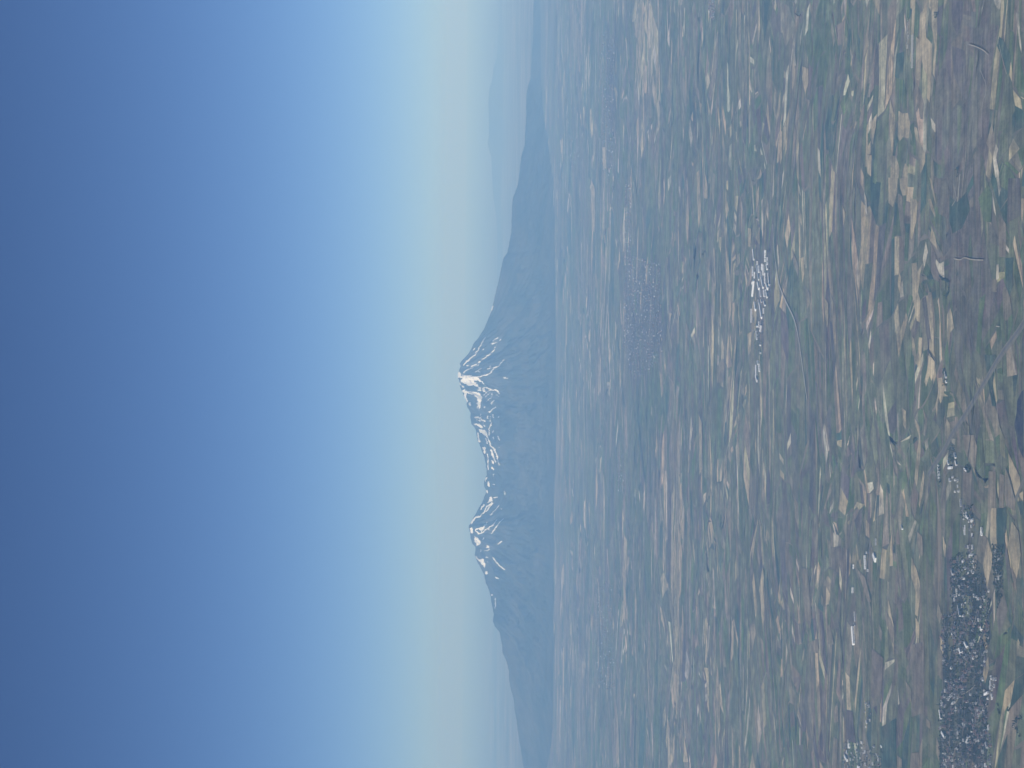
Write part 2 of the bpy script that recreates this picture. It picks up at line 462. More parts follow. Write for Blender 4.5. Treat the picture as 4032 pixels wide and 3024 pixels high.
me = bpy.data.meshes.new('fields'); me.from_pydata(FV, [], FF); me.materials.append(FIELD_MAT)
at = me.attributes.new('plot_color', 'FLOAT_COLOR', 'FACE'); at.data.foreach_set('color', np.array(FC, dtype=np.float32).ravel())
o = bpy.data.objects.new('fields', me); COL.objects.link(o); tag(o, kind='structure')

# ------------------------------------------------------------------ roads, tracks and ditches
def ribbon(name, view, pts, width, color, zoff=3.0, smooth=True):
    bx0, by0, sc_ = VIEWS[view]; P = [gnd(bx0 + x / sc_, by0 + y / sc_) for x, y in pts]
    if smooth and len(P) > 2:
        for _ in range(2):
            R = [P[0]]
            for a, b in zip(P, P[1:]): R += [lerp(a, b, .25), lerp(a, b, .75)]
            P = R + [P[-1]]
    v, f = [], []
    for i, p in enumerate(P):
        a, b = P[max(0, i - 1)], P[min(len(P) - 1, i + 1)]; d = Vector((b[0] - a[0], b[1] - a[1], 0)).normalized(); n_ = Vector((-d.y, d.x, 0)) * width / 2
        z = zf(p[1]) + zoff * (1 + p[1] / 15000) 
        v += [(p[0] + n_.x, p[1] + n_.y, z), (p[0] - n_.x, p[1] - n_.y, z)]
        if i: f.append((2 * i - 2, 2 * i - 1, 2 * i + 1, 2 * i))
    me = bpy.data.meshes.new(name); me.from_pydata(v, [], f); me.materials.append(color)
    o = bpy.data.objects.new(name, me); COL.objects.link(o); return tag(o, kind='structure')
M_ASPH = mat('worn_asphalt', (0.105, 0.105, 0.105), .9, .2, .02); M_VERGE = mat('dry_verge', (0.145, 0.138, 0.11), 1, .25, .02)
M_TRACK = mat('pale_dirt', (0.31, 0.28, 0.225), 1, .25, .02); M_DITCH = mat('dark_reeds', (0.025, 0.04, 0.035), 1, .3, .05)
M_RPALE = mat('concrete_road', (0.34, 0.33, 0.31), .9, .15, .02)
HW = [(1340, -430), (1190, 20 - 200), (1050, 0), (960, 160), (880, 290), (800, 430), (700, 590), (600, 730), (530, 880), (455, 990), (380, 1110)]
HW[0] = (1300, -350)
ribbon('verge', 6, HW, 40, M_VERGE, 2.6); ribbon('road', 6, [(x - 4, y) for x, y in HW], 13, M_ASPH, 3.0); ribbon('road', 6, [(x + 5, y) for x, y in HW], 5, M_VERGE, 3.0)
ribbon('road', 6, [(1275, 1160), (1240, 1230), (1215, 1300), (1190, 1345)], 26, M_VERGE, 2.7)
ribbon('road', 'w', [(585, -40), (600, 250), (625, 400), (640, 520), (680, 620), (730, 730), (790, 850), (825, 1020), (850, 1200), (885, 1450), (905, 1600)], 17, M_RPALE)
for v_, pts, w_ in [(5, [(620, 755), (680, 770), (715, 740), (780, 765), (895, 768)], 7), (5, [(620, 60), (640, 190), (655, 178), (600, 265)], 5),
                    (4, [(760, 415), (830, 435), (900, 470), (940, 510)], 6), (4, [(835, 510), (838, 575)], 7), (4, [(1035, 380), (1075, 560), (1112, 690)], 5),
                    (4, [(232, 60), (235, 190), (238, 330)], 6), (4, [(870, 660), (940, 830), (880, 960), (878, 1280)], 5), (6, [(205, 830), (200, 1050), (225, 1260)], 8),
                    (6, [(1000, 130), (1015, 350), (1035, 650)], 6), (5, [(1015, 1385), (1047, 1390)], 6), (5, [(545, 440), (548, 620)], 6), (3, [(548, 760), (565, 700), (570, 660)], 8),
                    (3, [(430, 1250), (470, 1190), (520, 1170), (560, 1130)], 5), ('u', [(350, 10), (352, 220)], 9),
                    ('w', [(540, 880), (550, 960), (535, 1120)], 8), ('w', [(635, 870), (640, 960)], 8), ('u', [(450, 200), (452, 330)], 9), ('u', [(475, 540), (480, 700)], 10),
                    (8, [(285, -40), (292, 100), (300, 280)], 7), (8, [(585, 0), (588, 250), (580, 440)], 8), (8, [(185, 210), (186, 360)], 9),
                    ('x', [(465, 600), (480, 780)], 14), ('x', [(600, 640), (605, 760), (640, 950), (680, 1290)], 14), ('x', [(1005, 500), (1012, 640)], 12), ('x', [(1180, 1060), (1180, 1230)], 12),
                    ('x', [(520, 1390), (522, 1659)], 20), ('y', [(290, 340), (288, 510)], 20), ('y', [(430, 400), (428, 540)], 18), ('y', [(1000, 40), (1005, 210)], 12),
                    ('y', [(870, 30), (875, 160)], 12), ('y', [(1075, 240), (1075, 340)], 12), ('y', [(880, 370), (878, 640)], 12), ('y', [(455, 870), (463, 1030), (478, 1110)], 20),
                    ('y', [(890, 800), (930, 860), (935, 950)], 12), ('y', [(1185, 1370), (1190, 1480)], 12), ('z', [(815, 300), (812, 640)], 14), ('z', [(795, 0), (790, 200)], 14),
                    ('z', [(510, 590), (512, 720)], 18), ('z', [(745, 930), (742, 1100)], 14), ('z', [(1275, 100), (1273, 240)], 10), ('y', [(700, 480), (712, 700)], 14), ('y', [(575, 420), (575, 560)], 16)]:
    ribbon('track', v_, pts, w_ * .75, M_TRACK, 3.4)
for v_, pts, w_ in [(5, [(480, 905), (500, 935), (525, 950), (575, 970), (568, 1070), (545, 1120)], 9), (5, [(100, 90), (130, 170)], 7), (6, [(372, -60), (410, 0), (440, 50)], 9),
                    (6, [(815, 290), (790, 560), (770, 800), (745, 980)], 8), (6, [(1110, 1050), (1150, 1180), (1165, 1240), (1190, 1330)], 8), (6, [(300, 1490), (340, 1350)], 7),
                    (4, [(450, 1230), (460, 1540)], 5), (5, [(380, 1490), (380, 1620)], 7), (6, [(255, 380), (258, 430)], 12), ('x', [(600, 980), (610, 780), (600, 700)], 24),
                    ('y', [(540, 300), (550, 560), (575, 700), (580, 850), (600, 1000)], 40), ('y', [(690, 900), (690, 1100), (715, 1330), (735, 1500)], 50),
                    ('x', [(540, 0), (545, 250), (560, 400)], 40), ('x', [(640, 1000), (660, 1150), (680, 1290)], 30), ('w', [(195, 0), (197, 140)], 14), ('z', [(745, 680), (745, 820)], 20)]:
    ribbon('ditch', v_, pts, w_, M_DITCH, 3.2)

# ------------------------------------------------------------------ the snow-streaked twin-peaked mountain
def mtn_material():
    m = bpy.data.materials.new('mountain_rock_and_snow'); m.use_nodes = True; nt = m.node_tree; L = nt.links.new
    p = nt.nodes['Principled BSDF']; p.inputs['Roughness'].default_value = 1; p.inputs['Specular IOR Level'].default_value = 0.05
    g = nt.nodes.new('ShaderNodeNewGeometry')
    n = nt.nodes.new('ShaderNodeTexNoise'); n.inputs['Scale'].default_value = 1 / 900; n.inputs['Detail'].default_value = 7; n.inputs['Roughness'].default_value = .6
    L(g.outputs['Position'], n.inputs['Vector'])
    r = nt.nodes.new('ShaderNodeValToRGB'); e = r.color_ramp.elements
    e[0].position = 0.36; e[0].color = (0.022, 0.032, 0.026, 1); e[1].position = 0.66; e[1].color = (0.07, 0.07, 0.06, 1)
    L(n.outputs['Fac'], r.inputs['Fac'])
    a = nt.nodes.new('ShaderNodeAttribute'); a.attribute_name = 'snow'
    n2 = nt.nodes.new('ShaderNodeTexNoise'); n2.inputs['Scale'].default_value = 1 / 60; n2.inputs['Detail'].default_value = 4
    L(g.outputs['Position'], n2.inputs['Vector'])
    ad = nt.nodes.new('ShaderNodeMath'); ad.operation = 'ADD'; L(a.outputs['Fac'], ad.inputs[0])
    s2 = nt.nodes.new('ShaderNodeMapRange'); s2.inputs[3].default_value = -.42; s2.inputs[4].default_value = .38; L(n2.outputs['Fac'], s2.inputs[0]); L(s2.outputs[0], ad.inputs[1])
    mr = nt.nodes.new('ShaderNodeMapRange'); mr.inputs[1].default_value = .35; mr.inputs[2].default_value = .6; L(ad.outputs[0], mr.inputs[0])
    mx = nt.nodes.new('ShaderNodeMix'); mx.data_type = 'RGBA'; L(mr.outputs[0], mx.inputs[0]); L(r.outputs['Color'], mx.inputs[6])
    mx.inputs[7].default_value = (0.85, 0.86, 0.88, 1); L(mx.outputs[2], p.inputs['Base Color'])
    return m
SKY1 = '''-900,2112 -300,2104 0,2101 150,2098 309,2089 338,2079 386,2072 453,2073 506,2069 574,2065 622,2051 661,2048 733,2038 782,2019 820,2016 917,2013 994,1998 1016,1983
1062,1972 1124,1959 1182,1945 1245,1927 1294,1906 1327,1886 1352,1865 1388,1848 1430,1810 1442,1813 1455,1809 1468,1804 1486,1802 1497,1808 1518,1810 1536,1817 1554,1825 1583,1839
1591,1837 1605,1840 1616,1848 1627,1854 1641,1851 1670,1857 1692,1874 1710,1875 1736,1881 1753,1890 1763,1893 1801,1907 1850,1916 1869,1917 1895,1906 1917,1907 1932,1915
1980,1898 2014,1878 2042,1862 2071,1846 2096,1850 2115,1852 2139,1859 2153,1871 2170,1872 2187,1869 2216,1881 2245,1898 2264,1907 2293,1912 2327,1927 2351,1932 2370,1935
2419,1944 2448,1941 2467,1948 2486,1966 2528,1975 2572,1980 2602,1993 2642,2004 2677,2004 2721,2013 2746,2022 2781,2025 2821,2032 2890,2040 2945,2050 3024,2062 3300,2092 3900,2130'''
SKY2 = '''-1500,2040 -600,2020 0,1992 90,1985 178,1966 217,1959 270,1942 313,1939 347,1927 400,1923 482,1925 535,1925 567,1918 617,1935 675,1937 772,1942 806,1947 883,1959 941,1971 994,1976 1200,2000 1600,2030 2400,2045 3600,2050 4800,2060'''
def skyline(txt):
    p = np.array([tuple(map(float, t.split(','))) for t in txt.split()]); return p[:, 0], p[:, 1]

FOOT1 = '''-900,2122 0,2128 300,2130 480,2138 560,2150 650,2166 850,2184 1500,2192 2200,2184 2450,2182 2600,2184 2740,2180 2850,2168 3024,2150 3300,2145 3900,2150'''
SNOW = '''
S1 6 585,345 550,410 525,450 505,490 470,550
S1 11 470,550 430,580 400,600 370,635 345,655
S1 4 720,355 690,375 660,400
S1 8 755,378 740,390
S1 5 660,425 690,412 720,410 700,450 665,510
S1 9 665,510 620,545 560,590 525,615
S1 14 525,615 500,645 465,670 430,690 390,705 350,735
S1 22 500,655 460,665 440,680
S1 5 785,600 750,640 725,670 675,685 650,680 625,668
S1 8 675,685 665,710 640,735 600,765 555,775 510,785
S1 5 600,690 625,695 650,682
S1 8 480,735 515,705 540,690
S1 7 500,715 525,735
P1 0 325,765 430,760 430,785 500,785 520,810 590,880 575,870 520,835 500,825 455,825 470,850 500,870 535,900 540,940 520,950 480,915 520,915 500,885 450,880 400,885 370,870 340,850 310,840 305,820 330,800
P1 0 290,735 310,730 315,760 325,790 310,800 285,790
P1 0 330,930 350,920 380,930 440,945 500,950 530,965 548,1000 545,1040 530,1070 530,1100 520,1160 512,1165 515,1110 500,1130 485,1140 500,1100 505,1085 480,1075 500,1060 490,1020 460,985 420,970 385,965 375,985 385,1020 395,1050 380,1060 365,1020 350,985 340,955
S1 10 308,850 345,900
S1 9 555,905 580,900 600,905 660,930 700,925 725,945 740,970
S1 16 560,920 580,940
S1 8 660,930 620,935 590,960 568,990
S1 7 630,960 590,1005
S1 6 655,965 645,1010 600,1050
S1 5 700,975 725,1000
S1 5 680,1045 635,1090
S1 6 700,1105 665,1135 620,1165
S1 7 585,1105 570,1115
S1 16 410,1070 420,1088
S1 7 535,1190 537,1220
S1 12 470,1225 515,1225 520,1240 545,1250 578,1270
S1 9 480,1255 530,1268
S1 22 475,1300 510,1300 535,1330
S1 6 560,1285 580,1325
S1 5 605,1195 610,1235
S1 5 630,1215 640,1270
S1 11 665,1200 668,1222
S1 12 655,1275 640,1315
S1 4 632,1320 625,1420
S1 10 680,1375 662,1388
P1 0 515,1360 575,1358 600,1390 605,1420 585,1425 555,1405 525,1385
S1 11 600,1425 620,1480 640,1530 670,1560 690,1600 715,1655
S1 9 585,1460 605,1510
S1 11 640,1580 655,1610 668,1655
S1 11 560,1555 580,1610
S1 8 600,1625 605,1655
S1 14 505,1400 508,1440 520,1490
S1 6 725,1430 738,1475
S1 6 668,1440 680,1455
S1 7 715,1500 715,1503
S1 7 730,1555 730,1560
S1 8 725,1215 722,1225
S1 8 775,1245 778,1246
S1 8 785,795 820,800
S1 8 475,470 455,495
S1 7 560,480 552,495
S1 10 385,665 415,655
S1 6 668,20 648,60 632,105
S2 14 430,130 435,170
S2 6 455,180 460,240 460,315
S2 12 485,150 500,200 520,245
S2 6 515,140 530,190 540,240
S2 8 490,235 505,260
S2 7 490,290 505,310
S2 5 545,250 550,270
S2 6 505,345 503,365
S2 14 460,410 465,440
S2 8 445,375 440,390
S2 8 505,435 507,437
S2 8 435,400 437,402
S2 8 450,480 455,500
S2 5 593,488 595,515
P2 0 470,545 480,520 495,540 490,570 455,585
S2 5 500,540 540,537
S2 8 495,560 480,590 450,605 430,650 395,690
S2 12 395,690 360,700 325,745
S2 6 500,580 465,625 445,650
S2 6 550,600 510,650 480,675
S2 14 425,600 405,630
S2 12 345,710 320,750
S2 16 322,790 330,822
S2 8 445,740 448,765
S2 7 530,720 495,765 460,785 430,810 400,835
S2 5 580,710 550,740 530,780 480,830
S2 8 360,795 385,790 405,805 410,830 385,835 365,815 360,795
S2 14 440,755 420,790 400,785
S2 8 465,800 467,802
P2 0 345,850 365,855 395,890 400,920 365,930 358,905 350,880
S2 8 425,870 422,880
S2 10 450,930 462,940 445,945
S2 7 470,960 430,975
S2 7 500,935 502,937
S2 5 575,890 540,920
S2 6 400,960 395,980
P2 0 385,1040 420,1035 440,1080 438,1112 415,1090 395,1070 355,1020 350,1005 360,1015
S2 9 440,1025 455,1032
S2 6 455,1060 456,1062
S2 5 500,1030 530,1070 555,1100 595,1125
S2 18 450,1150 451,1155
S2 5 520,1190 545,1200
S2 12 490,1330 491,1333
S2 7 520,1360 515,1440
S2 7 570,628 572,632
'''
def snow_field(px, py):
    s = np.zeros_like(px)
    V1 = (1700, 1200, 2.765); V2 = (1700, 1700, 2.073)
    jx = (fbm(px / 9, py / 9, 2, 5) - .5) * 7; jy = (fbm(px / 9, py / 9, 2, 8) - .5) * 7
    qx, qy = px + jx, py + jy
    for ln in SNOW.strip().splitlines():
        f = ln.split(); b = V1 if f[0][1] == '1' else V2
        P = np.array([tuple(map(float, t.split(','))) for t in f[2:]]); P = np.c_[b[0] + P[:, 0] / b[2], b[1] + P[:, 1] / b[2]]
        w = max(1.6, float(f[1]) / b[2] / 2 * 1.05)
        x0, y0 = P.min(0) - w - 6; x1, y1 = P.max(0) + w + 6
        I = np.where((px > x0) & (px < x1) & (py > y0) & (py < y1))[0]
        if not len(I): continue
        X, Y = qx[I], qy[I]
        if f[0][0] == 'S':
            d = np.full(len(I), 1e9)
            for (ax, ay), (bx_, by_) in zip(P, P[1:]):
                ex, ey = bx_ - ax, by_ - ay; t = np.clip(((X - ax) * ex + (Y - ay) * ey) / (ex * ex + ey * ey + 1e-9), 0, 1)
                d = np.minimum(d, np.hypot(X - ax - t * ex, Y - ay - t * ey))
            val = np.clip(1.2 - .62 * d / w, 0, .96)
        else:
            ins = np.zeros(len(I), bool); n = len(P)
            for k in range(n):
                (ax, ay), (bx_, by_) = P[k], P[(k + 1) % n]
                c = ((ay > Y) != (by_ > Y)) & (X < (bx_ - ax) * (Y - ay) / (by_ - ay + 1e-12) + ax); ins ^= c
            val = ins * 1.0
        s[I] = np.maximum(s[I], val)
    rock = fbm(px / 16 + py / 40, py / 9 - px / 30, 3, 91, True)
    return np.clip(s - np.where(s > .97, 2.0, .7) * np.clip(rock - .62, 0, 1), 0, 1)

def build_range(name, sky, YR, Lfun, ys, rows, relief, seed, material, with_snow, foot=None):
    ky, kx = skyline(sky); H0 = []; X0 = []
    if foot is not None:
        fy, fx = skyline(foot); fp = np.interp(ys, fy, fx); sp = np.interp(ys, ky, kx); w_ = np.hanning(81); w_ /= w_.sum()
        sp = np.convolve(np.pad(sp, 40, 'edge'), w_, 'valid'); Yf = np.array([gnd(a, b)[1] for a, b in zip(fp, ys)]); YR = Yf + 1500 + 6500 * np.clip((fp - sp) / 380, 0, 1)
        kk = np.hanning(181); kk /= kk.sum(); YR = np.convolve(np.pad(YR, 90, 'edge'), kk, 'valid'); Yf = np.minimum(Yf, YR - 1200)
    for iy, y in enumerate(ys):
        px = float(np.interp(y, ky, kx)) + (n1(y / 14, 3.3, seed) - .5) * 3.0
        d = ray(px, y); t = (YR if foot is None else YR[iy]) / d.y; X0.append(d.x * t); H0.append(max(6.0, ALT + d.z * t))
    X0 = np.array(X0); H0 = np.array(H0)
    k = 61; ker = np.hanning(k); ker /= ker.sum(); Hs = np.convolve(np.pad(H0, k // 2, 'edge'), ker, 'valid')
    peaks = [(float(np.interp(1480, -ys[::-1] * -1, X0)) if False else X0[np.argmin(abs(ys - py))]) for py in (1480, 2085, 2450)]
    tf = np.linspace(0, 1, rows) ** 1.45; tb = np.linspace(0, 1, 9)[1:]
    vs = np.concatenate([-tb[::-1], tf])
    G = len(ys); out = np.zeros((len(vs), G, 3))
    L = (Lfun(H0) if foot is None else YR - Yf) * (0.86 + 0.3 * fbm(X0 / 2600, X0 * 0 + 7.7, 4, seed + 13))
    L = np.convolve(np.pad(L, k // 2, 'edge'), ker, 'valid')
    for r, v in enumerate(vs):
        av = abs(v); bl = min(1, av / .3); bl = bl * bl * (3 - 2 * bl)
        hh = H0 * (1 - bl) + Hs * bl
        h = hh * (1 - av) ** 1.7
        Yv = YR - L * v + 0.0 * X0
        if v > 0:
            # gullies and spurs running down from the summits
            uu = np.zeros(G); ww = np.zeros(G)
            for pk, wt in zip(peaks, (1.0, .8, .4)):
                th = np.arctan2(X0 - pk, (YR - Yv) + 700.0); w_ = wt / (1 + ((X0 - pk) / 2200.0) ** 2); uu += w_ * th * 3.0; ww += w_
            uu = uu / (ww + .12) + (X0 / 5200.0) * (.12 / (ww + .12))
            wob = (fbm(X0 / 900, Yv / 900, 3, seed + 4) - .5) * .35
            n_ = fbm(uu * 3.2 + wob, Yv / 5200.0 + 3, 5, seed + 1, True)
            n_ += .55 * fbm(X0 / 420, Yv / 600, 4, seed + 6, True)
            amp = relief * (hh / 2200) ** 1.1 * 1.35 * np.sin(math.pi * min(1, av * 1.02) ** .55) * (1 if av > 0 else 0)
            h = h - amp * (1.5 - n_) 
            kn = fbm(X0 / 700, Yv / 700, 3, seed + 9)
            h = h + 90 * np.clip(kn - .62, 0, 1) * 4 * (hh / 2200) * math.sin(math.pi * av)
        out[r, :, 0] = X0; out[r, :, 1] = Yv; out[r, :, 2] = np.maximum(h, -3 + 0 * h) if av < 1 else -25
    out[0, :, 2] = -25
    V = out.reshape(-1, 3); R = len(vs)
    ii, jj = np.meshgrid(np.arange(R - 1), np.arange(G - 1), indexing='ij'); a = (ii * G + jj).ravel()
    Q = np.c_[a, a + 1, a + G + 1, a + G]
    if ys[-1] > ys[0]: Q = Q[:, ::-1]     # keep the normals up
    at = {'snow': np.zeros(len(V))}
    if with_snow:
        px, py = proj(V[:, 0], V[:, 1], V[:, 2]); s = snow_field(px, py); vv = np.repeat(vs, G); s[vv < 0] = 0; at['snow'] = s
    o = mesh_np(name, V, Q, [material], at); return tag(o, kind='structure')
MM = mtn_material()
ys1 = np.concatenate([np.arange(-900, 1000, 5.0), np.arange(1000, 2500, 2.6), np.arange(2500, 3900, 5.0)])
build_range('mountain', SKY1, 59000.0, lambda H: 1400 + 7400 * (np.clip(H, 0, 2200) / 2200) ** .45, ys1, 150, 300, 21, MM, True, FOOT1)
MF = mat('far_hill_slope', (0.07, 0.075, 0.06), 1, .3, .0006)
build_range('hills', SKY2, 113000.0, lambda H: 3000 + 9000 * np.clip(H, 0, 900) / 900, np.arange(-1500, 4800, 14.0), 30, 160, 77, MF, False)

# ------------------------------------------------------------------ buildings
M_WALLS = [mat('cream_plaster', (0.30, 0.28, 0.25), .9, .12, .5), mat('white_plaster', (0.55, 0.55, 0.54), .8, .06, .5), mat('grey_block', (0.18, 0.175, 0.18), .95, .15, .5), mat('pink_plaster', (0.27, 0.21, 0.2), .9, .12, .5)]
M_ROOFS = [mat('brown_tile', (0.13, 0.085, 0.07), .9, .3, .6), mat('grey_concrete_roof', (0.15, 0.15, 0.16), .9, .2, .4), mat('pale_sheet_roof', (0.48, 0.49, 0.5), .5, .08, .4), mat('lilac_grey_roof', (0.14, 0.13, 0.145), .9, .2, .4)]
M_WIN = mat('window_glass', (0.03, 0.04, 0.05), .2); M_DOOR = mat('metal_door', (0.16, 0.18, 0.2), .5)
M_WHITE = mat('white_sheet_metal', (0.80, 0.81, 0.82), .45, .05, .2); M_WWALL = mat('white_panel_wall', (0.74, 0.75, 0.75), .6, .06, .2)
M_DULLR = mat('weathered_sheet_metal', (0.42, 0.43, 0.45), .5, .15, .2); M_DULLW = mat('grey_panel_wall', (0.38, 0.38, 0.39), .7, .12, .2)
M_FILM = mat('greenhouse_film', (0.42, 0.41, 0.37), .35, .08, .5)
M_BARK = mat('bark', (0.07, 0.05, 0.035), .95, .3, 2); M_LEAF = mat('tree_foliage', (0.032, 0.052, 0.03), .9, .45, .35)

def bbox(V, F, MI, x0, x1, y0, y1, z0, z1, m, top=True):
    b = len(V); V += [(x0, y0, z0), (x1, y0, z0), (x1, y1, z0), (x0, y1, z0), (x0, y0, z1), (x1, y0, z1), (x1, y1, z1), (x0, y1, z1)]
    fs = [(0, 1, 5, 4), (1, 2, 6, 5), (2, 3, 7, 6), (3, 0, 4, 7)] + ([(4, 5, 6, 7)] if top else [])
    for f in fs: F.append(tuple(b + i for i in f)); MI.append(m)
def roof_gable(V, F, MI, x0, x1, y0, y1, z0, h, m, ov=.5, hip=0.0):
    b = len(V); ym = (y0 + y1) / 2; hp = hip * (x1 - x0) * .3
    V += [(x0 - ov, y0 - ov, z0), (x1 + ov, y0 - ov, z0), (x1 + ov, y1 + ov, z0), (x0 - ov, y1 + ov, z0), (x0 - ov + hp, ym, z0 + h), (x1 + ov - hp, ym, z0 + h)]
    for f in [(0, 1, 5, 4), (2, 3, 4, 5), (3, 0, 4), (1, 2, 5), (3, 2, 1, 0)]: F.append(tuple(b + i for i in f)); MI.append(m)
def windows(V, F, MI, x0, x1, y0, y1, floors, m):
    for fl in range(floors):
        z = 1.0 + 3 * fl
        n = max(2, int((x1 - x0) / 3.2))
        for i in range(n):
            xc = x0 + (i + .5) * (x1 - x0) / n
            for yy, s in ((y0 - .04, 1), (y1 + .04, -1)):
                b = len(V); V += [(xc - .6 * s, yy, z), (xc + .6 * s, yy, z), (xc + .6 * s, yy, z + 1.3), (xc - .6 * s, yy, z + 1.3)]; F.append((b, b + 1, b + 2, b + 3)); MI.append(m)
        n = max(1, int((y1 - y0) / 3.5))
        for i in range(n):
            yc = y0 + (i + .5) * (y1 - y0) / n
            for xx, s in ((x0 - .04, -1), (x1 + .04, 1)):
                b = len(V); V += [(xx, yc - .6 * s, z), (xx, yc + .6 * s, z), (xx, yc + .6 * s, z + 1.3), (xx, yc - .6 * s, z + 1.3)]; F.append((b, b + 1, b + 2, b + 3)); MI.append(m)
def mk(name, V, F, MI, mats):
    me = bpy.data.meshes.new(name); me.from_pydata(V, [], F)
    for m in mats: me.materials.append(m)
    me.polygons.foreach_set('material_index', MI); me.update(); return me
def house_mesh(kind):
    V, F, MI = [], [], []
    w, d, fl, roof, wall, rf = kind
    h = 3 * fl + .3
    bbox(V, F, MI, -w / 2, w / 2, -d / 2, d / 2, -1, h, 0)
    windows(V, F, MI, -w / 2, w / 2, -d / 2, d / 2, fl, 2)
    if roof == 'gable': roof_gable(V, F, MI, -w / 2, w / 2, -d / 2, d / 2, h + .02, d * .26, 1)
    elif roof == 'hip': roof_gable(V, F, MI, -w / 2, w / 2, -d / 2, d / 2, h + .02, d * .24, 1, hip=.9)
    else:
        bbox(V, F, MI, -w / 2 - .3, w / 2 + .3, -d / 2 - .3, d / 2 + .3, h + .02, h + .45, 1)
        bbox(V, F, MI, w * .1, w * .35, -d * .2, d * .15, h + .47, h + 2.6, 0)
    bbox(V, F, MI, w * .2, w * .27, d * .1, d * .18, h, h + d * .26 + 1, 0)
    return mk('house', V, F, MI, [M_WALLS[wall], M_ROOFS[rf], M_WIN])
KINDS = [((12, 9, 1, 'hip', 0, 0), 'low cream house with brown roof'), ((11, 10, 2, 'flat', 2, 1), 'grey two-storey block house'),
         ((14, 9, 1, 'gable', 1, 2), 'low white house with pale roof'), ((13, 11, 3, 'hip', 3, 0), 'tall pinkish house with brown roof'),
         ((10, 8, 1, 'flat', 0, 3), 'small cream flat-roofed house'), ((12, 10, 2, 'flat', 1, 1), 'white two-storey house'),
         ((16, 10, 1, 'gable', 2, 3), 'long grey house with lilac roof'), ((22, 10, 1, 'gable', 1, 2), 'long bright white house')]
H_MESH = [house_mesh(k[0]) for k in KINDS]

def blob(V, F, MI, cx, cy, cz, r, m, seed):
    b = len(V); rr = random.Random(seed); rings = 4; seg = 7
    V.append((cx, cy, cz - r * .75))
    for i in range(1, rings):
        th = math.pi * i / rings
        for j in range(seg):
            a = 2 * math.pi * (j + .5 * (i % 2)) / seg; q = r * rr.uniform(.72, 1.25)
            V.append((cx + q * math.sin(th) * math.cos(a), cy + q * math.sin(th) * math.sin(a), cz - q * .85 * math.cos(th)))
    V.append((cx, cy, cz + r * .9)); top = len(V) - 1
    for j in range(seg): F.append((b, b + 1 + (j + 1) % seg, b + 1 + j)); MI.append(m)
    for i in range(rings - 2):
        for j in range(seg):
            a0 = b + 1 + i * seg + j; a1 = b + 1 + i * seg + (j + 1) % seg; F.append((a0, a1, a1 + seg, a0 + seg)); MI.append(m)
    for j in range(seg): F.append((b + 1 + (rings - 2) * seg + j, b + 1 + (rings - 2) * seg + (j + 1) % seg, top)); MI.append(m)
def tree_mesh(s, tall):
    V, F, MI = [], [], []; rr = random.Random(s); n = 6; hh = 4.0 if not tall else 6.0
    for z, r in ((-.5, .42), (hh * .5, .3), (hh, .2)):
        for j in range(n): a = 2 * math.pi * j / n; V.append((r * math.cos(a), r * math.sin(a), z))
    for i in range(2):
        for j in range(n): F.append((i * n + j, i * n + (j + 1) % n, (i + 1) * n + (j + 1) % n, (i + 1) * n + j)); MI.append(0)
    if tall:
        for k in range(7): z = 3.5 + k * 2.0; blob(V, F, MI, rr.uniform(-.5, .5), rr.uniform(-.5, .5), z, 1.9 * (1 - .07 * k) * rr.uniform(.8, 1.2), 1, s * 31 + k)
    else:
        for k in range(9):
            a = rr.uniform(0, 6.28); q = rr.uniform(.8, 3.0); blob(V, F, MI, q * math.cos(a), q * math.sin(a), rr.uniform(3.2, 6.6), rr.uniform(1.1, 2.0), 1, s * 31 + k)
    return mk('tree', V, F, MI, [M_BARK, M_LEAF])
T_MESH = [tree_mesh(1, False), tree_mesh(2, False), tree_mesh(3, False), tree_mesh(4, True)]

def inpoly(px, py, P):
    r = False
    for i in range(len(P)):
        (ax, ay), (bx_, by_) = P[i], P[(i + 1) % len(P)]
        if (ay > py) != (by_ > py) and px < (bx_ - ax) * (py - ay) / (by_ - ay) + ax: r = not r
    return r
def scatter(view, poly, n, grid=None, jit=.25, ang=.3):
    """ground positions inside an outlined quarter; streets make rows"""
    b = VIEWS[view]; P = [gnd(b[0] + x / b[2], b[1] + y / b[2]) for x, y in poly]
    x0, x1 = min(p[0] for p in P), max(p[0] for p in P); y0, y1 = min(p[1] for p in P), max(p[1] for p in P); out = []
    if grid:
        ca, sa = math.cos(ang), math.sin(ang); R = int(max(x1 - x0, y1 - y0) / grid) + 2; cx, cy = (x0 + x1) / 2, (y0 + y1) / 2; pts = []
        for i in range(-R, R):
            for j in range(-R, R):
                if n1(i * .31 + 5, j * .31, 12) < .40 or (i + int(3 * n1(j * .2, i * .1, 4))) % 7 == 0: continue
                u = (i + rnd.uniform(-jit, jit)) * grid; v = (j + rnd.uniform(-jit, jit)) * grid * 1.25
                x = cx + u * ca - v * sa; y = cy + u * sa + v * ca
                if inpoly(x, y, P): pts.append((x, y))
        rnd.shuffle(pts); return pts[:n]
    k = 0
    while len(out) < n and k < n * 60:
        k += 1; x, y = rnd.uniform(x0, x1), rnd.uniform(y0, y1)
        if inpoly(x, y, P): out.append((x, y))
    return out
TOWN = [(350, 700), (420, 660), (500, 720), (560, 640), (640, 700), (650, 850), (620, 960), (600, 1120), (640, 1200), (650, 1400), (665, 1680), (330, 1680), (325, 1250), (375, 1100), (350, 980), (340, 850)]
UPPER = [(400, 320), (470, 280), (560, 300), (600, 400), (645, 520), (640, 700), (560, 640), (480, 700), (400, 640)]
spots = []   # x, y, place
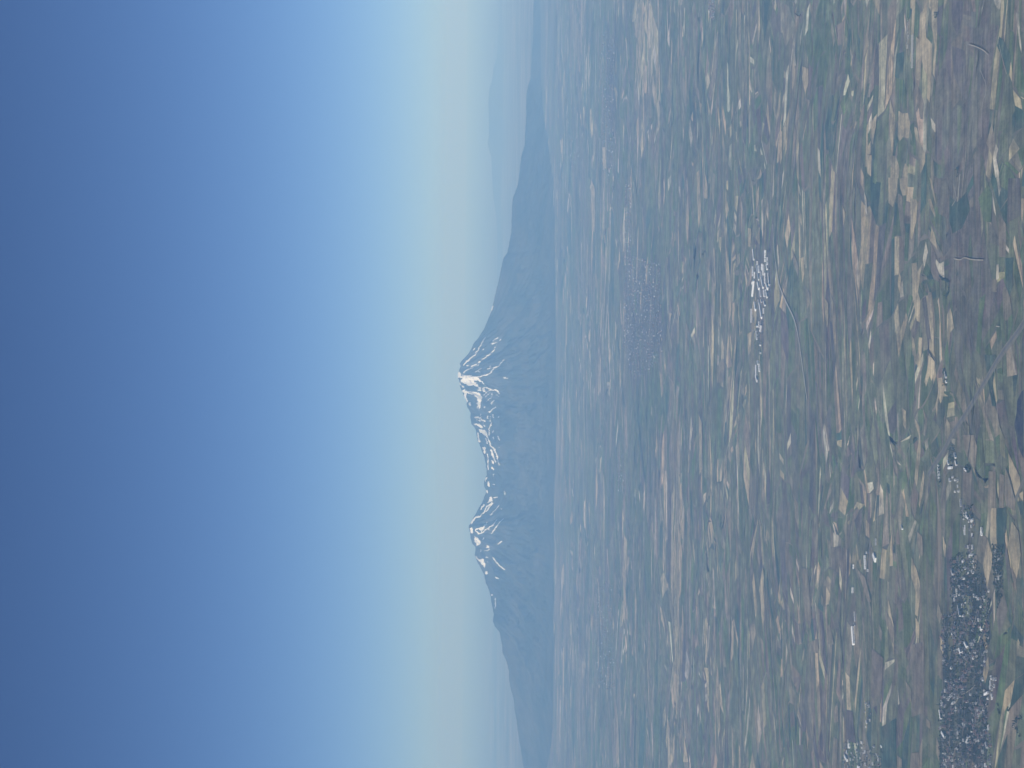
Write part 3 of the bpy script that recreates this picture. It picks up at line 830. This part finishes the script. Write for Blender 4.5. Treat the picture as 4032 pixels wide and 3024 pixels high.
for x, y in scatter(3, TOWN, 1500, 21, .45):
    cxT, cyT = gnd(3800, 2790); q = n1(x / 160, y / 220, 40)
    if q > .44 or rnd.random() < .3:
        spots.append((x + rnd.gauss(0, 9), y + rnd.gauss(0, 14), 'town'))
for x, y in scatter(3, UPPER, 110, 34, .4): spots.append((x, y, 'upper'))
for x, y in scatter(3, [(480, 20), (545, 20), (550, 280), (480, 280)], 22): spots.append((x, y, 'lane'))
for x, y in scatter(3, [(670, 250), (735, 250), (720, 480), (690, 480)], 16): spots.append((x, y, 'grove'))
for x, y in scatter(3, [(600, 1090), (690, 1060), (690, 1220), (620, 1220)], 14): spots.append((x, y, 'fringe'))
for x, y in scatter(8, [(370, 1480), (420, 1470), (600, 1530), (620, 1680), (360, 1680)], 70): spots.append((x, y, 'village'))
for x, y in scatter(8, [(495, 1240), (540, 1240), (535, 1400), (500, 1400)], 12): spots.append((x, y, 'village'))
for x, y in scatter(6, [(600, 1120), (660, 1150), (660, 1300), (600, 1300)], 7): spots.append((x, y, 'hamlet'))
for x, y in scatter(6, [(690, 1400), (800, 1400), (800, 1659), (690, 1659)], 16): spots.append((x, y, 'lane'))
spots = [(x, y, p, ) for x, y, p in spots if 0 <= proj(x, y, 4)[1] <= 3024 and proj(x, y, 4)[0] < 4034]
spots.sort(key=lambda s: s[1])
PLACE = {'upper': 'among the gardens above the near town', 'lane': 'on the lane above the near town', 'grove': 'in the dark grove',
         'fringe': 'on the right fringe of town', 'village': 'in the bottom-edge village', 'hamlet': 'in the hamlet under the oval hollow'}
def zone(x, y):
    px, py = proj(x, y, 0); c = 'left side' if px < 3775 else ('middle' if px < 3845 else 'right side')
    r = 'upper' if py < 2560 else ('centre' if py < 2740 else ('lower' if py < 2890 else 'lowest'))
    return f'{r} part, {c} of the near town'
def place_of(x, y, p): return zone(x, y) if p == 'town' else PLACE[p]
WT = {'town': [14, 26, 8, 12, 22, 8, 8, 2], 'upper': [16, 20, 14, 6, 22, 8, 10, 4], 'lane': [10, 10, 30, 2, 20, 10, 10, 8], 'grove': [10, 10, 30, 0, 30, 20, 0, 0], 'fringe': [0, 0, 60, 0, 0, 30, 0, 10],
      'village': [14, 16, 24, 4, 20, 12, 6, 4], 'hamlet': [10, 0, 50, 0, 20, 20, 0, 0]}
rest_h = []
for i, (x, y, p) in enumerate(spots):
    k = rnd.choices(range(8), WT[p])[0]; sc = rnd.uniform(.85, 1.25); rz = .3 + rnd.choice([0, math.pi / 2]) + rnd.gauss(0, .08)
    if i < 300:
        o = bpy.data.objects.new('house', H_MESH[k]); COL.objects.link(o); o.location = (x, y, zf(y) + 1.0); o.rotation_euler = (0, 0, rz); o.scale = (sc * rnd.uniform(.9, 1.2), sc, rnd.uniform(.9, 1.15))
        q = place_of(x, y, p); tag(o, KINDS[k][1] + (', ' if p == 'town' else ' ') + q, 'house', KINDS[k][1].split(' with')[0].split(' house')[0] + ' houses, ' + q)
    else: rest_h.append((x, y, k, sc, rz))
def merged(name, items, meshes, matlist, zb=1.0):
    """the rest of a crowd as one mesh"""
    VV, FF_, MM_ = [], [], []; mats = matlist; idx = {m.name: i for i, m in enumerate(mats)}
    cache = [(np.array([v.co[:] for v in me.vertices]), [tuple(f.vertices) for f in me.polygons], [idx[me.materials[f.material_index].name] for f in me.polygons]) for me in meshes]
    base = 0
    for x, y, k, sc, rz in items:
        v, f, mi = cache[k]; c, s = math.cos(rz), math.sin(rz)
        w = np.c_[x + sc * (v[:, 0] * c - v[:, 1] * s), y + sc * (v[:, 0] * s + v[:, 1] * c), zf(y) + zb + sc * v[:, 2]]
        VV.append(w); FF_ += [tuple(base + q for q in t) for t in f]; MM_ += mi; base += len(v)
    me = bpy.data.meshes.new(name); me.from_pydata(np.concatenate(VV).tolist(), [], FF_)
    for m in mats: me.materials.append(m)
    me.polygons.foreach_set('material_index', MM_); me.update(); o = bpy.data.objects.new(name, me); COL.objects.link(o); return o
# far towns: little more than grain at this distance
for view, poly, n in [('y', [(600, 0), (830, 60), (845, 650), (760, 780), (650, 820), (590, 560)], 900), ('x', [(440, 200), (530, 200), (530, 1250), (450, 1100)], 330), ('u', [(-15, 0), (30, 0), (25, 130), (-10, 100)], 90),
                      ('x', [(600, 1200), (640, 1200), (640, 1640), (600, 1640)], 150), ('y', [(540, 1280), (600, 1280), (600, 1560), (560, 1560)], 60), ('z', [(410, 480), (520, 480), (540, 1200), (410, 1180)], 260), ('x', [(200, 560), (300, 560), (300, 1100), (200, 1100)], 120)]:
    for x, y in scatter(view, poly, n): rest_h.append((x, y, rnd.choices(range(8), [20, 26, 5, 18, 22, 9, 14, 1])[0], rnd.uniform(.9, 1.5), rnd.uniform(0, 3.1)))
o = merged('houses', rest_h, H_MESH, M_WALLS + M_ROOFS + [M_WIN]); tag(o, 'remaining small houses of the near town and the hazy towns farther away', kind='stuff')

# trees
tr = []
for x, y in scatter(3, TOWN, 1500): tr.append((x, y, 'town'))
for x, y in scatter(3, UPPER, 420): tr.append((x, y, 'upper'))
for x, y in scatter(3, [(665, 230), (740, 230), (735, 560), (700, 640), (680, 480)], 300): tr.append((x, y, 'grove'))
for x, y in scatter(3, [(640, 560), (655, 560), (650, 860), (630, 860)], 60): tr.append((x, y, 'town'))
for pts, place, n in [([(800, 1395), (822, 1350), (862, 1335)], 'stream', 26), ([(820, 1400), (840, 1460)], 'stream', 16), ([(700, 1250), (720, 1330)], 'stream', 14), ([(770, 1270), (775, 1310)], 'stream', 8)]:
    for k in range(n):
        t = rnd.random() * (len(pts) - 1); i = min(int(t), len(pts) - 2); q = lerp(pts[i], pts[i + 1], t - i); x, y = gnd(3500 + q[0] / 1.62, 2000 + q[1] / 1.62); tr.append((x + rnd.gauss(0, 4), y + rnd.gauss(0, 8), place))
def strewn(view, poly, n, place):
    for x, y in scatter(view, poly, n): tr.append((x, y, place))
strewn(6, [(510, 120), (545, 120), (550, 290), (515, 280)], 30, 'shed'); strewn(6, [(470, 1010), (495, 1010), (500, 1230), (480, 1230)], 26, 'hamlet')
strewn(6, [(565, 830), (625, 830), (625, 1000), (560, 1000)], 34, 'hollow'); strewn(6, [(735, 1020), (775, 1020), (770, 1090), (735, 1090)], 30, 'pit')
strewn(8, [(360, 1480), (620, 1530), (620, 1680), (350, 1680)], 120, 'village'); strewn(6, [(680, 1390), (800, 1390), (800, 1560), (680, 1500)], 40, 'lane')
strewn(4, [(440, 110), (465, 110), (465, 165), (440, 165)], 14, 'field'); strewn(4, [(650, 1560), (665, 1560), (665, 1650), (650, 1650)], 10, 'field')
def strewn_line(view, pts, n, place, sp=5):
    b = VIEWS[view]
    for k in range(n):
        t = rnd.random() * (len(pts) - 1); i = min(int(t), len(pts) - 2); q = lerp(pts[i], pts[i + 1], t - i); x, y = gnd(b[0] + q[0] / b[2], b[1] + q[1] / b[2]); tr.append((x + rnd.gauss(0, sp), y + rnd.gauss(0, sp), place))
strewn_line(5, [(500, 930), (575, 970), (568, 1070), (545, 1120)], 34, 'stream2'); strewn('w', [(500, 180), (560, 180), (560, 640), (530, 660)], 70, 'estate'); strewn('w', [(380, 800), (500, 860), (490, 1240), (440, 1240)], 90, 'estate')
tr = [t for t in tr if proj(t[0], t[1], 4)[0] < 4034 and -5 <= proj(t[0], t[1], 4)[1] <= 3030]
tr.sort(key=lambda s: s[1])
TP = {'upper': 'in the gardens above the near town', 'grove': 'in the dark grove right of the near town', 'stream': 'along the dark winding stream at the lower right corner',
      'shed': 'around the lone white shed', 'hamlet': 'beside the tiny hamlet', 'hollow': 'in the dark oval hollow near the road', 'pit': 'in the small dark pit', 'village': 'in the village at the bottom edge',
      'lane': 'along the lane above the near town', 'field': 'in a clump in the open fields', 'stream2': 'along the dark bent stream beside tan fields', 'estate': 'around the white-roofed industrial estate'}
TK = ['dark round-crowned tree', 'dark uneven-crowned tree', 'dark spreading tree', 'tall narrow dark poplar']
rest_t = []
for i, (x, y, p) in enumerate(tr):
    k = rnd.choices(range(4), [4, 4, 4, 2])[0]; sc = rnd.uniform(.75, 1.35)
    if i < 300:
        o = bpy.data.objects.new('tree', T_MESH[k]); COL.objects.link(o); o.location = (x, y, zf(y) + 1.0); o.rotation_euler = (0, 0, rnd.uniform(0, 6.28)); o.scale = (sc, sc, sc * rnd.uniform(.85, 1.1))
        gy = proj(x, y, 0)[1]; q = zone(x, y) if p == 'town' else TP[p]
        if p == 'grove': q = ('at the head of the dark grove', 'in the upper half of the dark grove', 'in the lower half of the dark grove', 'at the foot of the dark grove')[min(3, int(max(0, gy - 2140) / 65))]
        tag(o, TK[k] + (', ' if p == 'town' else ' ') + q, 'tree', TK[k] + 's, ' + q)
    else: rest_t.append((x, y, k, sc, rnd.uniform(0, 6.28)))
o = merged('trees', rest_t, T_MESH, [M_BARK, M_LEAF]); tag(o, 'remaining dark trees of the town gardens, village and estate', kind='stuff')

# white-roofed industrial sheds, one by one
def shed(name, a, b, wid, h, label, cat, group=None, roofm=None, wallm=None):
    roofm = roofm or rnd.choice([M_WHITE, M_WHITE, M_DULLR]); wallm = wallm or rnd.choice([M_WWALL, M_WWALL, M_DULLW])
    ax, ay = gnd(*a); bx_, by_ = gnd(*b); L = max(12, math.hypot(bx_ - ax, by_ - ay)); rz = math.atan2(by_ - ay, bx_ - ax)
    root = bpy.data.objects.new(name, None); COL.objects.link(root); root.location = ((ax + bx_) / 2, (ay + by_) / 2, zf(ay) + 1.5 + ay / 15000); root.rotation_euler = (0, 0, rz)
    tag(root, label, cat, group)
    def part(nm, V, F, MI, m):
        o = bpy.data.objects.new(nm, mk(nm, V, F, MI, m)); COL.objects.link(o); o.parent = root
    V, F, MI = [], [], []; bbox(V, F, MI, -L / 2, L / 2, -wid / 2, wid / 2, -2, h, 0)
    for s in (-1, 1):
        k = len(V); V += [(s * L / 2, -wid / 2, h), (s * L / 2, wid / 2, h), (s * L / 2, 0, h + wid * .12)]; F.append((k, k + 1, k + 2)); MI.append(0)
    part('wall', V, F, MI, [wallm])
    V, F, MI = [], [], []; roof_gable(V, F, MI, -L / 2, L / 2, -wid / 2, wid / 2, h + .05, wid * .13, 0, .8)
    for k in range(max(2, int(L / 14))):     # ridge ventilators
        x = -L / 2 + (k + .5) * L / max(2, int(L / 14)); bbox(V, F, MI, x - 1.5, x + 1.5, -.8, .8, h + wid * .13 - .2, h + wid * .13 + 1.2, 0)
    part('roof', V, F, MI, [roofm])
    for k in range(min(3, max(1, int(L / 35)))):
        x = -L / 2 + (k + .5) * L / min(3, max(1, int(L / 35))); V, F, MI = [], [], []; s = -1 if math.cos(rz) > 0 else 1
        bbox(V, F, MI, x - 2.2, x + 2.2, s * wid / 2 - .12, s * wid / 2 + .12, 0, 4.4, 0); part('door', V, F, MI, [M_DOOR])
    return root
SH = '''330,150,345,345 555,165,550,385 590,305,592,435 580,430,590,525 315,470,315,650 350,570,345,690 405,370,405,440 385,440,430,720 430,460,435,580 490,420,490,540 515,440,520,630 470,570,475,680
480,680,515,870 555,590,555,790 608,590,610,670 620,690,635,820 575,800,600,890 340,730,310,1020 310,750,305,800 415,770,435,890 460,870,470,1030 530,910,535,1030 550,910,555,1030 570,910,590,1050
480,1090,485,1140 432,1090,440,1170 445,1170,485,1430 530,1120,550,1200 525,1250,525,1350 358,1145,375,1285 298,1260,297,1520 443,1500,445,1610 405,1570,400,1600
465,1680,480,1560 390,1675,398,1830 460,1935,462,1942 468,2080,468,2100 410,2220,415,2300 440,2290,445,2430 385,2310,390,2500 380,2510,405,2610'''
segs = [tuple(map(float, t.split(','))) for t in SH.split()]
segs.sort(key=lambda s: min(s[1], s[3]))
ORD = ['first', 'second', 'third', 'fourth', 'fifth', 'sixth', 'seventh', 'eighth', 'ninth', 'tenth', 'eleventh', 'twelfth', 'thirteenth', 'fourteenth', 'fifteenth', 'sixteenth', 'seventeenth', 'eighteenth', 'nineteenth', 'twentieth']
ORD += ['twenty-' + q for q in ORD[:9]] + ['thirtieth'] + ['thirty-' + q for q in ORD[:9]] + ['fortieth', 'forty-first', 'forty-second']
for i, (a, b, c, d) in enumerate(segs):
    ln = math.hypot(c - a, d - b); size = 'short' if ln < 90 else ('long' if ln > 190 else 'mid-sized')
    wid = 16 if ln < 90 else rnd.uniform(22, 36)
    dull = i in (3, 9, 15, 22, 33)
    shed('warehouse', (2900 + a / 4.74, 950 + b / 4.74), (2900 + c / 4.74, 950 + d / 4.74), wid * .7, rnd.uniform(6, 9),
         f'{size} white-roofed warehouse, {ORD[i]} from the top of the industrial estate', 'warehouse', 'white warehouses of the industrial estate')
# farms and lone sheds out in the fields
Z = lambda x, y: (3300 + x / 3.016, 2050 + y / 3.016)
N6 = lambda x, y: (3500 + x / 2.37, 1400 + y / 2.37)
K8 = lambda x, y: (3250 + x / 4.437, 2650 + y / 4.437)
for nm, a, b, w_, h_, lab, cat in [
    ('farm_shed', Z(330, 412), Z(335, 575), 15, 7, 'long straight white poultry shed alone in green fields', 'farm shed'),
    ('farm_shed', Z(437, 405), Z(458, 470), 30, 8, 'wide white barn right of the long straight shed', 'barn'),
    ('farm_shed', Z(460, 213), Z(462, 292), 10, 5, 'slim white shed above the wide white barn', 'farm shed'),
    ('farm_shed', Z(190, 792), Z(189, 858), 16, 8, 'short white shed with dark trees beside it', 'farm shed'),
    ('farm_shed', Z(207, 1078), Z(214, 1195), 8, 5, 'narrow pale shed just above the largest white shed', 'farm shed'),
    ('farm_shed', Z(186, 1262), Z(200, 1470), 34, 9, 'largest and longest white shed in the middle fields', 'farm shed'),
    ('farm_shed', Z(205, 1215), Z(210, 1250), 8, 5, 'tiny white shed touching the top of the largest white shed', 'farm shed'),
    ('farm_shed', Z(352, 370), Z(353, 392), 10, 5, 'tiny white outbuilding above the long straight shed', 'farm shed'),
    ('farm_shed', Z(362, 578), Z(362, 606), 12, 5, 'small grey-white outbuilding below the long straight shed', 'farm shed'),
    ('farm_shed', Z(192, 520), Z(190, 570), 9, 5, 'small pale shed at the head of a brown plot', 'farm shed'),
    ('farm_shed', N6(534, 155), N6(545, 205), 13, 6, 'lone white shed inside a dark tree clump beside a tan field', 'farm shed'),
    ('farm_shed', N6(545, 235), N6(547, 252), 10, 5, 'little white hut under the lone tree-ringed shed', 'hut'),
    ('farm_shed', N6(625, 905), N6(633, 955), 9, 6, 'white shed on the right rim of the dark oval hollow', 'farm shed'),
    ('farm_shed', N6(635, 985), N6(642, 1022), 11, 6, 'bright white shed at the lower right of the dark oval hollow', 'farm shed'),
    ('farm_shed', N6(560, 975), N6(566, 1015), 7, 5, 'slim white shed on the left rim of the dark oval hollow', 'farm shed'),
    ('farm_shed', N6(568, 1050), N6(600, 1045), 12, 6, 'white shed closing the bottom of the dark oval hollow', 'farm shed'),
    ('farm_shed', N6(581, 1148), N6(583, 1175), 16, 7, 'single bright white shed below the hollow in green ground', 'farm shed'),
    ('farm_shed', N6(715, 1055), N6(735, 1075), 9, 5, 'pale shed at the left of the small dark pit', 'farm shed'),
    ('farm_shed', N6(470, 1020), N6(478, 1160), 9, 5, 'long thin pale shed left of the hamlet trees', 'farm shed'),
    ('farm_shed', N6(680, 1345), N6(684, 1410), 8, 6, 'slender white shed at the top of the lane to the town', 'farm shed'),
    ('farm_shed', N6(735, 1490), N6(752, 1520), 9, 6, 'tilted white shed beside the lane to the town', 'farm shed'),
    ('farm_shed', N6(878, 1605), N6(882, 1659), 12, 6, 'isolated white shed right of the lane to the town', 'farm shed'),
    ('farm_shed', N6(128, 1580), N6(136, 1620), 9, 6, 'isolated white shed at the left, far above the town', 'farm shed'),
    ('farm_shed', K8(434, 1235), K8(438, 1310), 26, 8, 'bright white barn at the top of the bottom-edge village', 'barn'),
    ('farm_shed', K8(395, 1350), K8(400, 1415), 9, 6, 'slim white shed just below the village barn', 'farm shed'),
    ('farm_shed', K8(355, 1445), K8(400, 1530), 16, 6, 'wide white shed at the left edge of the village', 'farm shed'),
    ('farm_shed', K8(662, 1200), K8(664, 1240), 11, 5, 'small pale shed in the fields right of the village barn', 'farm shed'),
    ('farm_shed', K8(735, 830), K8(740, 880), 12, 5, 'small white shed above the village fields', 'farm shed'),
    ('farm_shed', K8(990, 1270), K8(1000, 1295), 10, 5, 'lone little white shed right of the village', 'farm shed'),
    ('farm_shed', K8(583, 1635), K8(612, 1645), 12, 6, 'white shed at the very bottom edge of the village', 'farm shed'),
    ('town_hall', (3706, 2796), (3711, 2830), 12, 8, 'long bright white building on the left edge of the near town', 'public building'),
    ('town_hall', (3715, 2883), (3726, 2903), 14, 8, 'white building on the left town edge, lowest of the big ones', 'public building'),
    ('town_hall', (3814, 2923), (3819, 2900), 12, 9, 'bright long building in the middle of the near town', 'public building'),
    ('town_hall', (3883, 2735), (3897, 2726), 10, 7, 'white tilted building on the right fringe of the near town', 'public building'),
    ('town_hall', (3889, 2925), (3893, 2942), 16, 8, 'bright white building at the right edge of the near town', 'public building'),
    ('town_hall', (3805, 2530), (3814, 2548), 12, 8, 'white building in the upper half of the near town', 'public building'),
    ('town_hall', (3784, 2554), (3789, 2572), 14, 8, 'bright white building where the near town begins', 'public building'),
    ('town_hall', (3868, 2468), (3871, 2480), 12, 7, 'bright white building beside dark gardens right of centre', 'public building'),
    ('town_hall', (3778, 2385), (3785, 2425), 10, 7, 'long thin white building above the near town', 'public building'),
    ('town_hall', (3753, 2246), (3757, 2262), 13, 7, 'white building among the upper gardens', 'public building'),
    ('town_hall', (3869, 2090), (3871, 2108), 10, 6, 'lone bright white building in the fields above the grove', 'public building'),
    ]:
    nm = {'barn': 'barn', 'hut': 'hut', 'public building': 'town_building'}.get(cat, nm); shed(nm, a, b, w_, h_, lab, cat)

# plastic greenhouses side by side
def tunnel(L, w):
    V, F, MI = [], [], []; n = 7
    for x in (-L / 2, L / 2):
        for j in range(n): a = math.pi * j / (n - 1); V.append((x, -w / 2 * math.cos(a), 2.6 * math.sin(a) + .3))
    for j in range(n - 1): F.append((j, j + 1, n + j + 1, n + j)); MI.append(0)
    F.append(tuple(range(n - 1, -1, -1))); MI.append(0); F.append(tuple(range(n, 2 * n))); MI.append(0)
    return mk('greenhouse', V, F, MI, [M_FILM])
TM = tunnel(60, 3.4); TM2 = tunnel(34, 3.0)
for i in range(27):
    x, y = gnd(3500 + (228 - .1 * i) / 2.37, (325 + i * 11.7) / 2.37)
    o = bpy.data.objects.new('greenhouse', TM); COL.objects.link(o); o.location = (x, y, zf(y) + 2.5); o.rotation_euler = (0, 0, math.pi / 2 + rnd.gauss(0, .01)); o.scale = (rnd.uniform(.75, 1.1), 1, 1)
    tag(o, 'narrow plastic greenhouse in the long comb-like row beside the big tan field', 'greenhouse', 'comb-like row of plastic greenhouses')
for i in range(22):
    x, y = gnd(3500 + (183 + 4 * math.sin(i * .6)) / 2.37, (175 + i * 13) / 2.37)
    o = bpy.data.objects.new('greenhouse', TM2); COL.objects.link(o); o.location = (x, y, zf(y) + 2.5); o.rotation_euler = (0, 0, math.pi / 2 + rnd.gauss(0, .25)); o.scale = (rnd.uniform(.5, 1.1), 1, .8)
    tag(o, 'short plastic greenhouse in the fainter row left of the comb-like row', 'greenhouse', 'fainter row of short greenhouses')

# ------------------------------------------------------------------ the haze of the air
hm = bpy.data.materials.new('haze_air'); hm.use_nodes = True; nt = hm.node_tree; nt.nodes.clear()
ou = nt.nodes.new('ShaderNodeOutputMaterial'); pv = nt.nodes.new('ShaderNodeVolumePrincipled')
pv.inputs['Color'].default_value = (*HAZE_COLOR, 1); pv.inputs['Density'].default_value = HAZE_DENSITY; pv.inputs['Anisotropy'].default_value = HAZE_G
pv.inputs['Absorption Color'].default_value = (*HAZE_ABS, 1)
nt.links.new(pv.outputs[0], ou.inputs['Volume'])
V, F, MI = [], [], []; X = S + 2000
V = [(-X, -22000, -30), (X, -22000, -30), (X, X, -30), (-X, X, -30), (-X, -22000, 2820), (X, -22000, 2820), (X, X, 2820), (-X, X, 2820)]
F = [(3, 2, 1, 0), (4, 5, 6, 7), (0, 1, 5, 4), (1, 2, 6, 5), (2, 3, 7, 6), (3, 0, 4, 7)]
me = bpy.data.meshes.new('haze'); me.from_pydata(V, [], F); me.materials.append(hm); o = bpy.data.objects.new('haze', me); COL.objects.link(o)
tag(o, 'pale blue haze lying over the whole plain', kind='stuff')
